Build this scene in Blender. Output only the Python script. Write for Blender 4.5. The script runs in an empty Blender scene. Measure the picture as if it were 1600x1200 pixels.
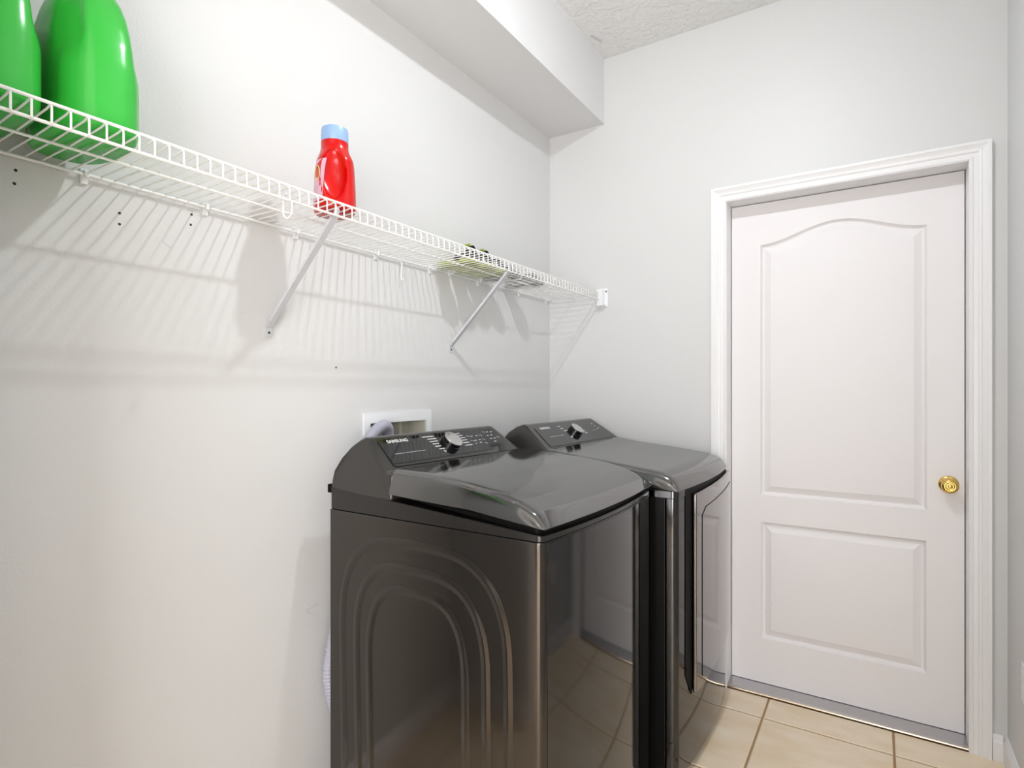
import bpy, bmesh, math, random
from mathutils import Vector, Matrix

random.seed(7)
scene = bpy.context.scene
COL = scene.collection
PI = math.pi

# ---------------------------------------------------------------- camera, world, light, exposure
CAM = (1.3963, -2.5446, 1.2634)
cam_data = bpy.data.cameras.new('camera')
cam = bpy.data.objects.new('camera', cam_data)
COL.objects.link(cam)
cam.location = CAM
cam.rotation_euler = (PI / 2, 0, 0.5675)
cam_data.sensor_width = 36.0
cam_data.sensor_fit = 'HORIZONTAL'
cam_data.lens = 896.27 / 1600 * 36.0
cam_data.shift_y = 8.27 / 1600
cam_data.clip_start = 0.02
scene.camera = cam

world = bpy.data.worlds.new('world')
scene.world = world
world.use_nodes = True
bg = world.node_tree.nodes['Background']
bg.inputs[0].default_value = (0.9, 0.95, 1.0, 1)
bg.inputs[1].default_value = 0.05

scene.view_settings.view_transform = 'Standard'
scene.view_settings.look = 'None'
scene.view_settings.gamma = 1.0
scene.view_settings.use_curve_mapping = False
scene.view_settings.exposure = 0.12

BULB = (1.03, -1.25, 2.765)
BULB_STRENGTH = 980.0
HALL_FILL_STRENGTH = 60.0

# added fill light behind the viewer, set in the made-up hall glass door
fill_lamp_data = bpy.data.lights.new('hall_fill_light', 'AREA')
fill_lamp_data.shape = 'RECTANGLE'
fill_lamp_data.size, fill_lamp_data.size_y = 2.00, 2.00
fill_lamp_data.energy = 116.0
fill_lamp_data.color = (0.995, 0.972, 0.972)
fill_lamp = bpy.data.objects.new('hall_fill_light', fill_lamp_data)
COL.objects.link(fill_lamp)
fill_lamp.location = (2.30, -4.43, 1.08)
fill_lamp.rotation_euler = (PI / 2, 0, 0)

# ---------------------------------------------------------------- room dimensions
XR, YR, H = 1.768, -2.30, 2.838          # right wall, rear partition, ceiling height
HALL_Y, HALL_X = -4.40, 3.55
SOF_X, SOF_Z = 0.296, 2.529
DX0, DX1, DZ = 0.857, 1.664, 2.057        # clear door opening
TILE = 0.4232


# ---------------------------------------------------------------- materials
def srgb(r, g, b):
    f = lambda c: (c / 255 / 12.92) if c / 255 <= 0.04045 else ((c / 255 + 0.055) / 1.055) ** 2.4
    return (f(r), f(g), f(b), 1)


def mat(name, color, rough=0.5, metal=0.0, spec=0.5, ior=1.5, bump=None, vary=None, coat=0.0,
        emit=None, trans=0.0, aniso=0.0, sss=0.0):
    """bump=(scale, strength, distance), vary=(scale, amount)"""
    m = bpy.data.materials.new(name)
    m.use_nodes = True
    nt = m.node_tree
    b = nt.nodes['Principled BSDF']
    b.inputs['Base Color'].default_value = color
    b.inputs['Roughness'].default_value = rough
    b.inputs['Metallic'].default_value = metal
    b.inputs['Specular IOR Level'].default_value = spec
    b.inputs['IOR'].default_value = ior
    b.inputs['Coat Weight'].default_value = coat
    b.inputs['Coat Roughness'].default_value = 0.05
    b.inputs['Transmission Weight'].default_value = trans
    if emit:
        b.inputs['Emission Color'].default_value = emit[0]
        b.inputs['Emission Strength'].default_value = emit[1]
    tc = nt.nodes.new('ShaderNodeTexCoord')
    if vary:
        n = nt.nodes.new('ShaderNodeTexNoise')
        n.inputs['Scale'].default_value = vary[0]
        n.inputs['Detail'].default_value = 4
        nt.links.new(tc.outputs['Object'], n.inputs['Vector'])
        mx = nt.nodes.new('ShaderNodeMix')
        mx.data_type = 'RGBA'
        k = vary[1]
        mx.inputs[6].default_value = tuple(max(0, c * (1 - k)) for c in color[:3]) + (1,)
        mx.inputs[7].default_value = tuple(min(1, c * (1 + k)) for c in color[:3]) + (1,)
        nt.links.new(n.outputs['Fac'], mx.inputs[0])
        nt.links.new(mx.outputs[2], b.inputs['Base Color'])
    if bump:
        n = nt.nodes.new('ShaderNodeTexNoise')
        n.inputs['Scale'].default_value = bump[0]
        n.inputs['Detail'].default_value = 3
        nt.links.new(tc.outputs['Object'], n.inputs['Vector'])
        bp = nt.nodes.new('ShaderNodeBump')
        bp.inputs['Strength'].default_value = bump[1]
        bp.inputs['Distance'].default_value = bump[2]
        nt.links.new(n.outputs['Fac'], bp.inputs['Height'])
        nt.links.new(bp.outputs['Normal'], b.inputs['Normal'])
    return m


def ceiling_material():
    m = mat('ceiling_knockdown', srgb(237, 237, 235.5), 0.55)
    nt = m.node_tree
    b = nt.nodes['Principled BSDF']
    tc = nt.nodes.new('ShaderNodeTexCoord')
    n = nt.nodes.new('ShaderNodeTexNoise')
    n.inputs['Scale'].default_value = 26
    n.inputs['Detail'].default_value = 5
    n.inputs['Distortion'].default_value = 0.8
    nt.links.new(tc.outputs['Object'], n.inputs['Vector'])
    r = nt.nodes.new('ShaderNodeValToRGB')
    r.color_ramp.elements[0].position = 0.44
    r.color_ramp.elements[1].position = 0.60
    nt.links.new(n.outputs['Fac'], r.inputs['Fac'])
    bp = nt.nodes.new('ShaderNodeBump')
    bp.inputs['Strength'].default_value = 0.5
    bp.inputs['Distance'].default_value = 0.006
    nt.links.new(r.outputs['Color'], bp.inputs['Height'])
    nt.links.new(bp.outputs['Normal'], b.inputs['Normal'])
    return m


def tile_material():
    m = mat('beige_tile', srgb(226, 205, 176), 0.32)
    nt = m.node_tree
    b = nt.nodes['Principled BSDF']
    g = nt.nodes.new('ShaderNodeNewGeometry')
    n = nt.nodes.new('ShaderNodeTexNoise')
    n.inputs['Scale'].default_value = 7
    n.inputs['Detail'].default_value = 6
    n.inputs['Roughness'].default_value = 0.6
    mp = nt.nodes.new('ShaderNodeMapping')
    mp.inputs['Scale'].default_value = (0.6, 1.5, 1)
    nt.links.new(g.outputs['Position'], mp.inputs['Vector'])
    nt.links.new(mp.outputs['Vector'], n.inputs['Vector'])
    r = nt.nodes.new('ShaderNodeValToRGB')
    r.color_ramp.elements[0].position = 0.3
    r.color_ramp.elements[0].color = srgb(238, 214, 180)
    r.color_ramp.elements[1].position = 0.72
    r.color_ramp.elements[1].color = srgb(250, 236, 214)
    nt.links.new(n.outputs['Fac'], r.inputs['Fac'])
    nt.links.new(r.outputs['Color'], b.inputs['Base Color'])
    return m


def door_material():
    """white paint with a few small grey scuffs"""
    m = mat('door_paint', srgb(238, 235, 236), 0.5)
    nt = m.node_tree
    b = nt.nodes['Principled BSDF']
    g = nt.nodes.new('ShaderNodeNewGeometry')
    mp = nt.nodes.new('ShaderNodeMapping')
    mp.inputs['Scale'].default_value = (1.0, 1.0, 0.8)
    mp.inputs['Rotation'].default_value = (0, 0.6, 0)
    n = nt.nodes.new('ShaderNodeTexNoise')
    n.inputs['Scale'].default_value = 22
    n.inputs['Detail'].default_value = 3
    nt.links.new(g.outputs['Position'], mp.inputs['Vector'])
    nt.links.new(mp.outputs['Vector'], n.inputs['Vector'])
    r = nt.nodes.new('ShaderNodeValToRGB')
    r.color_ramp.elements[0].position = 0.745
    r.color_ramp.elements[0].color = srgb(238, 235, 236)
    r.color_ramp.elements[1].position = 0.86
    r.color_ramp.elements[1].color = srgb(205, 199, 196)
    nt.links.new(n.outputs['Fac'], r.inputs['Fac'])
    nt.links.new(r.outputs['Color'], b.inputs['Base Color'])
    return m


M = {}
M['wall'] = mat('wall_paint', srgb(217, 217, 216.5), 0.45, spec=0.4, bump=(150, 0.12, 0.004))
M['soffit'] = mat('soffit_paint', srgb(223, 222.5, 223), 0.45, bump=(150, 0.08, 0.003))
M['ceiling'] = ceiling_material()
M['trim'] = mat('trim_paint', srgb(240, 239, 240), 0.35)
M['door'] = door_material()
M['tile'] = tile_material()
M['grout'] = mat('grout', srgb(172, 142, 104), 0.85, vary=(60, 0.12))
M['brass'] = mat('polished_brass', srgb(226, 190, 110), 0.16, metal=1.0)
M['aluminium'] = mat('threshold_metal', srgb(196, 194, 196), 0.3, metal=0.9)
M['nosing'] = mat('threshold_nosing', srgb(214, 200, 180), 0.25, metal=1.0)
M['gap'] = mat('dark_gap', srgb(30, 27, 26), 0.8)
M['side'] = mat('dark_steel_side', (0.095, 0.086, 0.080, 1), 0.13, metal=1.0, bump=(3.0, 0.05, 0.01))
M['front'] = mat('dark_steel_front', (0.085, 0.085, 0.086, 1), 0.07, metal=1.0)
M['dryer_front'] = mat('dryer_steel_front', (0.28, 0.265, 0.26, 1), 0.09, metal=1.0)
M['gloss'] = mat('black_gloss_plastic', (0.010, 0.0095, 0.009, 1), 0.09, ior=2.5)
M['frameblk'] = mat('black_satin_plastic', (0.014, 0.0125, 0.0115, 1), 0.16, ior=1.5)
M['console'] = mat('console_shell', (0.030, 0.028, 0.025, 1), 0.22, ior=1.55)
M['glass'] = mat('control_glass', (0.006, 0.006, 0.0065, 1), 0.03, ior=1.6)
M['black'] = mat('matt_black', (0.003, 0.003, 0.003, 1), 0.5, spec=0.08)
M['dryer_side'] = mat('black_dryer_side', (0.004, 0.004, 0.004, 1), 0.2, spec=0.25)
M['print'] = mat('white_print', srgb(215, 215, 215), 0.5)
M['chrome'] = mat('dial_chrome', (0.62, 0.61, 0.60, 1), 0.16, metal=1.0)
M['darkchrome'] = mat('dial_side', (0.10, 0.10, 0.10, 1), 0.2, metal=1.0)
M['wire'] = mat('white_vinyl_wire', srgb(240, 240, 238), 0.35)
M['whiteplastic'] = mat('white_plastic', srgb(238, 240, 241), 0.35)
M['bracket'] = mat('bracket_paint', srgb(206, 208, 213), 0.35)
M['screw'] = mat('screw_metal', srgb(90, 88, 86), 0.4, metal=0.8)
M['cream'] = mat('box_inside', srgb(212, 209, 196), 0.5)
M['hose'] = mat('grey_hose', srgb(176, 176, 190), 0.4)
M['green'] = mat('green_bottle_plastic', srgb(58, 188, 68), 0.22, vary=(3, 0.06))
M['greencap'] = mat('dark_green_cap', srgb(24, 120, 40), 0.35)
M['red'] = mat('red_bottle_plastic', srgb(204, 8, 6), 0.2)
M['bluecap'] = mat('pale_blue_cap', srgb(150, 182, 226), 0.3)
M['label'] = mat('pale_label', srgb(224, 180, 200), 0.4, vary=(40, 0.12))
M['gold'] = mat('label_gold', srgb(214, 186, 120), 0.4)
M['lime'] = mat('lime_rubber', srgb(160, 172, 26), 0.6, vary=(30, 0.1))
M['sandalblack'] = mat('black_rubber', srgb(26, 25, 26), 0.55)
M['bulb'] = mat('lit_bulb', (1, 1, 1, 1), 0.5, emit=((0.91, 0.957, 1.0, 1), BULB_STRENGTH))
M['hallfill'] = mat('hall_fill_bulb', (1, 1, 1, 1), 0.5, emit=((1.0, 0.955, 0.92, 1), HALL_FILL_STRENGTH))
M['hole'] = mat('screw_hole_dark', srgb(60, 50, 44), 0.9)
M['scuff'] = mat('grey_scuff', srgb(206, 206, 212), 0.6)
M['plate'] = mat('switch_plate', srgb(240, 240, 240), 0.35)


# ---------------------------------------------------------------- mesh helpers
class MB:
    def __init__(self):
        self.v = []
        self.f = []

    def add(self, verts, faces):
        o = len(self.v)
        self.v += [tuple(p) for p in verts]
        self.f += [tuple(i + o for i in fc) for fc in faces]
        return self

    def box(self, x0, x1, y0, y1, z0, z1):
        return self.add([(x0, y0, z0), (x1, y0, z0), (x1, y1, z0), (x0, y1, z0),
                         (x0, y0, z1), (x1, y0, z1), (x1, y1, z1), (x0, y1, z1)],
                        [(0, 3, 2, 1), (4, 5, 6, 7), (0, 1, 5, 4), (1, 2, 6, 5), (2, 3, 7, 6), (3, 0, 4, 7)])

    def tube(self, pts, r, n=8, closed=False, caps=True):
        """round tube along a list of points; r is a number or a list"""
        P = [Vector(p) for p in pts]
        N = len(P)
        rs = r if isinstance(r, (list, tuple)) else [r] * N
        T = []
        for i in range(N):
            if closed:
                t = P[(i + 1) % N] - P[i - 1]
            else:
                t = P[min(i + 1, N - 1)] - P[max(i - 1, 0)]
            T.append(t.normalized())
        ref = Vector((0, 0, 1)) if abs(T[0].z) < 0.9 else Vector((1, 0, 0))
        a = T[0].cross(ref).normalized()
        vs, fs = [], []
        for i in range(N):
            a = (a - T[i] * a.dot(T[i])).normalized()
            b = T[i].cross(a)
            for k in range(n):
                w = 2 * PI * k / n
                vs.append(P[i] + (a * math.cos(w) + b * math.sin(w)) * rs[i])
        for i in range(N if closed else N - 1):
            j = (i + 1) % N
            for k in range(n):
                l = (k + 1) % n
                fs.append((i * n + k, i * n + l, j * n + l, j * n + k))
        if caps and not closed:
            fs.append(tuple(range(n))[::-1])
            fs.append(tuple((N - 1) * n + k for k in range(n)))
        return self.add(vs, fs)

    def lathe(self, prof, n=32, mtx=None):
        """profile of (radius, height) about local z, closed by end caps"""
        vs, fs = [], []
        for (r, h) in prof:
            for k in range(n):
                w = 2 * PI * k / n
                p = Vector((r * math.cos(w), r * math.sin(w), h))
                vs.append(mtx @ p if mtx else p)
        for i in range(len(prof) - 1):
            for k in range(n):
                l = (k + 1) % n
                fs.append((i * n + k, i * n + l, (i + 1) * n + l, (i + 1) * n + k))
        fs.append(tuple(range(n))[::-1])
        fs.append(tuple((len(prof) - 1) * n + k for k in range(n)))
        return self.add(vs, fs)

    def prism(self, poly, zb, zt):
        """plan polygon (x, y) between zb and zt (numbers or functions of x, y)"""
        fb = zb if callable(zb) else (lambda x, y: zb)
        ft = zt if callable(zt) else (lambda x, y: zt)
        n = len(poly)
        vs = [(x, y, fb(x, y)) for x, y in poly] + [(x, y, ft(x, y)) for x, y in poly]
        fs = [tuple(range(n))[::-1], tuple(range(n, 2 * n))]
        for i in range(n):
            j = (i + 1) % n
            fs.append((i, j, n + j, n + i))
        return self.add(vs, fs)

    def loft(self, loops, cap0=True, cap1=True):
        """closed loops with equal point counts"""
        n = len(loops[0])
        vs = [p for lp in loops for p in lp]
        fs = []
        for i in range(len(loops) - 1):
            for k in range(n):
                l = (k + 1) % n
                fs.append((i * n + k, i * n + l, (i + 1) * n + l, (i + 1) * n + k))
        if cap0:
            fs.append(tuple(range(n))[::-1])
        if cap1:
            fs.append(tuple((len(loops) - 1) * n + k for k in range(n)))
        return self.add(vs, fs)

    def xf(self, m):
        self.v = [tuple(m @ Vector(p)) for p in self.v]
        return self

    def mesh(self, name, material, smooth=35, fix=True):
        me = bpy.data.meshes.new(name)
        me.from_pydata(self.v, [], self.f)
        if fix:
            bm = bmesh.new()
            bm.from_mesh(me)
            bmesh.ops.recalc_face_normals(bm, faces=bm.faces)
            bm.to_mesh(me)
            bm.free()
        me.materials.append(M[material])
        if smooth:
            me.polygons.foreach_set('use_smooth', [True] * len(me.polygons))
            me.set_sharp_from_angle(angle=math.radians(smooth))
        me.update()
        return me

    def build(self, name, material, parent=None, smooth=35, bevel=0, seg=2, fix=True):
        o = link(name, self.mesh(name, material, smooth, fix), parent)
        if bevel:
            md = o.modifiers.new('bevel', 'BEVEL')
            md.width = bevel
            md.segments = seg
            md.limit_method = 'ANGLE'
            md.angle_limit = math.radians(30)
            md.harden_normals = True
        return o


def root_offset(parent):
    m = Matrix.Identity(4)
    p = parent
    while p is not None:
        m = m @ Matrix.Translation(-Vector(p.location)) if p.type == 'EMPTY' else m
        p = p.parent
    return m


def link(name, data, parent=None):
    o = bpy.data.objects.new(name, data)
    COL.objects.link(o)
    if parent is not None:
        o.parent = parent
        o.matrix_parent_inverse = Matrix.Translation(-Vector(parent.location)) if parent.type == 'EMPTY' else Matrix.Identity(4)
    return o


def tag(o, label=None, cat=None, group=None, kind=None):
    if label:
        o['label'] = label
    if cat:
        o['category'] = cat
    if group:
        o['group'] = group
    if kind:
        o['kind'] = kind
    return o


def thing(name, loc, label, cat, group=None, kind=None):
    o = bpy.data.objects.new(name, None)
    COL.objects.link(o)
    o.location = loc
    o.empty_display_size = 0.1
    return tag(o, label, cat, group, kind)


def text_mesh(body, size, name, material, parent, mtx, depth=0.0004, sx=1.0):
    cu = bpy.data.curves.new(name, 'FONT')
    cu.body = body
    cu.size = size
    cu.extrude = depth
    cu.offset = size * 0.02
    cu.align_x = 'LEFT'
    t = bpy.data.objects.new(name, cu)
    COL.objects.link(t)
    dg = bpy.context.evaluated_depsgraph_get()
    me = bpy.data.meshes.new_from_object(t.evaluated_get(dg))
    bpy.data.objects.remove(t)
    me.transform(mtx @ Matrix.Diagonal((sx, 1, 1, 1)))
    me.materials.clear()
    me.materials.append(M[material])
    return link(name, me, parent)


def interp(tab, x):
    if x <= tab[0][0]:
        return tab[0][1]
    for (a, b), (c, d) in zip(tab, tab[1:]):
        if x <= c:
            return b + (d - b) * (x - a) / (c - a)
    return tab[-1][1]


def smooth_interp(tab, x, e=0.012):
    return (interp(tab, x - e) + 2 * interp(tab, x) + interp(tab, x + e)) / 4


# ================================================================ THE ROOM
# left wall with the hole for the recessed outlet box
BX0, BX1, BZ0, BZ1 = -1.222, -0.943, 1.02, 1.154
w = MB()
T = 0.12
w.box(-T, 0, HALL_Y - T, BX0, 0, H).box(-T, 0, BX1, T, 0, H)
w.box(-T, 0, BX0, BX1, 0, BZ0).box(-T, 0, BX0, BX1, BZ1, H)
wall_left = tag(w.build('wall_left', 'wall', smooth=0), 'long pale painted wall behind the wire shelf', 'wall', kind='structure')
holes = [(-2.128, 1.684), (-2.130, 1.658), (-1.949, 1.648), (-1.949, 1.624), (-1.793, 1.685), (-1.795, 1.660), (-1.355, 1.330)]
for (y, z) in holes:
    MB().lathe([(0.0030, -0.001), (0.0030, 0.0004), (0.0022, 0.0005)], 10,
               Matrix.Translation((0, y, z)) @ Matrix.Rotation(PI / 2, 4, 'Y')).build('screw_hole', 'hole', wall_left)
# small scuffs near the appliances
for (y, z, a, l) in [(-1.445, 0.625, 0.2, 0.022), (-1.452, 0.612, -0.5, 0.014), (-1.85, 1.60, -0.6, 0.012)]:
    MB().box(-0.001, 0.0004, -l, l, -0.0022, 0.0022).xf(Matrix.Translation((0, y, z)) @ Matrix.Rotation(a, 4, 'X')).build('scuff_mark', 'scuff', wall_left, smooth=0)

w = MB()
JX0, JX1, JZ = DX0 - 0.018, DX1 + 0.018, DZ + 0.018
w.box(0, JX0, 0, T, 0, H).box(JX1, XR + T, 0, T, 0, H).box(JX0, JX1, 0, T, JZ, H)
tag(w.build('wall_back', 'wall', smooth=0), 'pale glossy painted wall around the white door', 'wall', kind='structure')
tag(MB().box(XR, XR + T, YR - T, 0, 0, H).build('wall_right', 'wall', smooth=0), 'pale wall at the right edge', 'wall', kind='structure')
w = MB()
w.box(0, 0.40, YR - T, YR, 0, H).box(1.74, XR, YR - T, YR, 0, H).box(0.40, 1.74, YR - T, YR, 2.40, H)
tag(w.build('wall_front', 'wall', smooth=0), 'partition wall with the doorway the view is taken from', 'wall', kind='structure')
WX_0, WX_1, WZ_0, WZ_1 = 1.30, 3.30, 0.06, 2.10
w = MB()
w.box(0, WX_0, HALL_Y - T, HALL_Y, 0, H).box(WX_1, HALL_X, HALL_Y - T, HALL_Y, 0, H)
w.box(WX_0, WX_1, HALL_Y - T, HALL_Y, 0, WZ_0).box(WX_0, WX_1, HALL_Y - T, HALL_Y, WZ_1, H)
w.box(HALL_X, HALL_X + T, HALL_Y - T, YR, 0, H).box(XR + T, HALL_X, YR - T, YR, 0, H)
tag(w.build('wall_hall', 'wall', smooth=0), 'walls of the hall behind the doorway', 'wall', kind='structure')
ceiling = tag(MB().box(-T, HALL_X + T, HALL_Y - T, T, H, H + 0.1).build('ceiling', 'ceiling', smooth=0), 'white knockdown textured ceiling', 'ceiling', kind='structure')
MB().box(-0.035, 0.035, -0.007, 0.007, -0.0008, 0).xf(Matrix.Translation((SOF_X + 0.035, -0.17, H)) @ Matrix.Rotation(1.25, 4, 'Z')).build('scrape_mark', 'scuff', ceiling, smooth=0)
tag(MB().box(0, SOF_X, YR, 0, SOF_Z, H).build('soffit', 'soffit', smooth=0), 'boxed white soffit along the top of the left wall', 'soffit', kind='structure')

# floor: grout bed and single tiles
floor = tag(MB().box(-T, HALL_X + T, HALL_Y - T, T, -0.12, -0.004).build('floor', 'grout', smooth=0), 'beige square ceramic tile floor', 'floor', kind='structure')
tiles = {}
GX, GY, G = 1.0218, -0.1647, 0.0075


def tile_mesh(x0, x1, y0, y1):
    key = (round(x1 - x0, 3), round(y1 - y0, 3))
    if key not in tiles:
        a, b = key[0] / 2 - G / 2, key[1] / 2 - G / 2
        e = 0.003
        m = MB()
        lo = [(-a, -b, -0.006), (a, -b, -0.006), (a, b, -0.006), (-a, b, -0.006)]
        m1 = [(-a, -b, -0.002), (a, -b, -0.002), (a, b, -0.002), (-a, b, -0.002)]
        hi = [(-a + e, -b + e, 0), (a - e, -b + e, 0), (a - e, b - e, 0), (-a + e, b - e, 0)]
        m.loft([lo, m1, hi])
        tiles[key] = m.mesh('tile', 'tile', smooth=0)
    return tiles[key]


xs = [GX + k * TILE for k in range(-3, 3)]
xs = [0.0] + [x for x in xs if 0.03 < x < XR - 0.03] + [XR] + [XR + TILE * k for k in range(1, 4)] + [HALL_X]
ys = [0.0] + [GY - k * TILE for k in range(0, 11)]
ys = [y for y in ys if y > HALL_Y + 0.03] + [HALL_Y]
for y1, y0 in zip(ys, ys[1:]):
    for x0, x1 in zip(xs, xs[1:]):
        if x0 > XR - 0.01 and y0 > YR - 0.2:
            continue
        o = link('tile', tile_mesh(x0, x1, y0, y1), floor)
        o.location = ((x0 + x1) / 2, (y0 + y1) / 2, 0)


# baseboards
def baseboard(name, pts, label):
    """pts: run of the face line; profile rises from the floor"""
    (ax, ay), (bx, by), (nx, ny) = pts
    prof = [(0, 0), (0.013, 0), (0.013, 0.060), (0.010, 0.072), (0.006, 0.080), (0.004, 0.086), (0, 0.086)]
    A = [(ax + nx * d, ay + ny * d, h) for d, h in prof]
    B = [(bx + nx * d, by + ny * d, h) for d, h in prof]
    return tag(MB().loft([A, B]).build(name, 'trim', smooth=0), label, 'baseboard', kind='structure')


baseboard('baseboard_right', ((XR, -0.0), (XR, YR), (-1, 0)), 'white baseboard along the right wall')
baseboard('baseboard_back', ((1.727, 0), (XR - 0.013, 0), (0, -1)), 'short white baseboard between the door casing and the corner')
baseboard('baseboard_left', ((0, 0), (0, YR), (1, 0)), 'white baseboard along the left wall')
baseboard('baseboard_front', ((0.013, YR), (0.40, YR), (0, 1)), 'white baseboard along the partition wall')

# frame of the unseen glass door added to go with the fill light
win = thing('fill_window_1', ((WX_0 + WX_1) / 2, HALL_Y, WZ_0), 'unseen white framed sliding glass door, added behind the viewer for fill light', 'window', kind='structure')
b = MB()
b.box(WX_0, WX_0 + 0.04, HALL_Y - 0.02, HALL_Y + 0.015, WZ_0, WZ_1).box(WX_1 - 0.04, WX_1, HALL_Y - 0.02, HALL_Y + 0.015, WZ_0, WZ_1)
b.box(WX_0 + 0.04, WX_1 - 0.04, HALL_Y - 0.02, HALL_Y + 0.015, WZ_0, WZ_0 + 0.04).box(WX_0 + 0.04, WX_1 - 0.04, HALL_Y - 0.02, HALL_Y + 0.015, WZ_1 - 0.04, WZ_1)
b.box((WX_0 + WX_1) / 2 - 0.015, (WX_0 + WX_1) / 2 + 0.015, HALL_Y - 0.02, HALL_Y + 0.01, WZ_0 + 0.04, WZ_1 - 0.04)
b.build('fill_window_frame', 'trim', win, smooth=0)

# ---------------------------------------------------------------- door, casing, threshold
trim = thing('trim_1', (DX0, 0, 0), 'white moulded casing around the arched panel door', 'door casing', kind='structure')
CP = [(0, 0), (0, 0.009), (0.006, 0.013), (0.010, 0.0125), (0.012, 0.009), (0.024, 0.010), (0.028, 0.0135), (0.034, 0.015),
      (0.037, 0.013), (0.046, 0.0165), (0.052, 0.0205), (0.061, 0.0205), (0.061, 0)]


def casing_piece(a, b):
    return MB().loft([[a(d, h) for d, h in CP], [b(d, h) for d, h in CP]]).build('casing', 'trim', trim, smooth=25)


casing_piece(lambda d, h: (DX0 - d, -h, 0), lambda d, h: (DX0 - d, -h, DZ + d))
casing_piece(lambda d, h: (DX1 + d, -h, 0), lambda d, h: (DX1 + d, -h, DZ + d))
casing_piece(lambda d, h: (DX0 - d, -h, DZ + d), lambda d, h: (DX1 + d, -h, DZ + d))
MB().box(JX0, DX0, 0, T, 0, JZ).build('jamb', 'trim', trim, smooth=0)
MB().box(DX1, JX1, 0, T, 0, JZ).build('jamb', 'trim', trim, smooth=0)
MB().box(DX0, DX1, 0, T, DZ, JZ).build('jamb', 'trim', trim, smooth=0)

DY = 0.082                                 # face of the door leaf
door = thing('door_1', (DX0, DY, 0), 'white two-panel door with an arched upper panel and brass knob', 'door', kind='structure')
SX0, SX1, SZ0, SZ1 = DX0 + 0.003, DX1 - 0.003, 0.018, DZ - 0.003
XC = 1.2625


def arch(x):
    t = min(1, abs(x - XC) / 0.2885)
    return 1.876 + 0.066 * (0.5 + 0.5 * math.cos(PI * t))


def panel_loop(d, y, x0, x1, z0, top):
    n = 60
    pts = [(x0 + d, y, z0 + d), (x1 - d, y, z0 + d)]
    for k in range(n + 1):
        x = x1 - d + (x0 - x1 + 2 * d) * k / n
        pts.append((x, y, top(XC + (x - XC) * (x1 - x0) / (x1 - x0 - 2 * d)) - d))
    return pts


panels = [(0.976, 1.551, 0.814, arch), (0.978, 1.549, 0.206, lambda x: 0.700)]
bm = bmesh.new()
edges = []
outer = [(SX0, DY, SZ0), (SX1, DY, SZ0), (SX1, DY, SZ1), (SX0, DY, SZ1)]
for lp in [outer] + [panel_loop(0, DY, *p) for p in panels]:
    vs = [bm.verts.new(p) for p in lp]
    edges += [bm.edges.new((vs[i], vs[(i + 1) % len(vs)])) for i in range(len(vs))]
bmesh.ops.triangle_fill(bm, use_beauty=True, use_dissolve=False, edges=edges)
for f in bm.faces:
    if f.normal.y > 0:
        f.normal_flip()
me = bpy.data.meshes.new('door_leaf')
bm.to_mesh(me)
bm.free()
leaf_face = MB()
leaf_face.add([v.co[:] for v in me.vertices], [tuple(p.vertices) for p in me.polygons])
o4 = [(SX0, SZ0), (SX1, SZ0), (SX1, SZ1), (SX0, SZ1)]
for i in range(4):
    (ax, az), (bx, bz) = o4[i], o4[(i + 1) % 4]
    leaf_face.add([(ax, DY, az), (bx, DY, bz), (bx, DY + 0.035, bz), (ax, DY + 0.035, az)], [(3, 2, 1, 0)])
leaf_face.add([(x, DY + 0.035, z) for x, z in o4], [(3, 2, 1, 0)])
leaf_face.build('door_leaf', 'door', door, smooth=0, fix=False)
for p in panels:
    steps = [(0, 0), (0.002, 0.0045), (0.008, 0.0125), (0.012, 0.0135), (0.015, 0.0130), (0.040, 0.0015), (0.044, 0.001)]
    MB().loft([panel_loop(d, DY + y, *p) for d, y in steps], cap0=False).build('panel', 'door', door, smooth=12)
# knob
km = Matrix.Translation((1.615, DY, 0.916)) @ Matrix.Rotation(PI / 2, 4, 'X')
knob = MB().lathe([(0.031, 0), (0.031, 0.003), (0.028, 0.006), (0.020, 0.009), (0.014, 0.011), (0.0115, 0.016), (0.012, 0.024),
                   (0.018, 0.030), (0.024, 0.036), (0.0265, 0.044), (0.0265, 0.051), (0.0245, 0.057), (0.019, 0.0605),
                   (0.015, 0.0612), (0.012, 0.0600), (0.011, 0.0585)], 40, km).build('door_knob', 'brass', door, smooth=50)
MB().lathe([(0.0085, 0.058), (0.0085, 0.0600), (0.006, 0.0612), (0.002, 0.0618)], 20, km).build('keyhole', 'brass', knob, smooth=50)
# threshold with metal nosing
th = MB().loft([[(x, 0.004, 0), (x, 0.004, 0.007), (x, 0.012, 0.011), (x, 0.075, 0.016), (x, T, 0.016), (x, T, 0)] for x in (DX0, DX1)])
th.build('threshold', 'aluminium', door, smooth=0)
MB().tube([(DX0, 0.003, 0.005), (DX1, 0.003, 0.005)], 0.005, 10).build('threshold_nosing', 'nosing', door)

# ================================================================ CEILING LAMPS
def lamp(pos, label, bulbmat):
    t = thing('ceiling_light', (pos[0], pos[1], H), label, 'lamp')
    m = Matrix.Translation((pos[0], pos[1], H)) @ Matrix.Rotation(PI, 4, 'X')
    MB().lathe([(0.062, 0.0), (0.062, 0.008), (0.052, 0.016), (0.024, 0.020), (0.020, 0.034), (0.012, 0.036)], 32, m).build('lamp_base', 'whiteplastic', t)
    d = H - pos[2]
    MB().lathe([(0.040, 0.030), (0.054, 0.034), (0.056, d - 0.006), (0.053, d), (0.0375, d), (0.0370, d - 0.004)], 40, m).build('lamp_ring', 'whiteplastic', t)
    MB().lathe([(0.0362, d - 0.006), (0.0362, d + 0.001), (0.033, d + 0.008), (0.025, d + 0.013), (0.013, d + 0.0165), (0.003, d + 0.017)], 40, m).build('light_disc', bulbmat, t, smooth=80)
    return t


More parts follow.
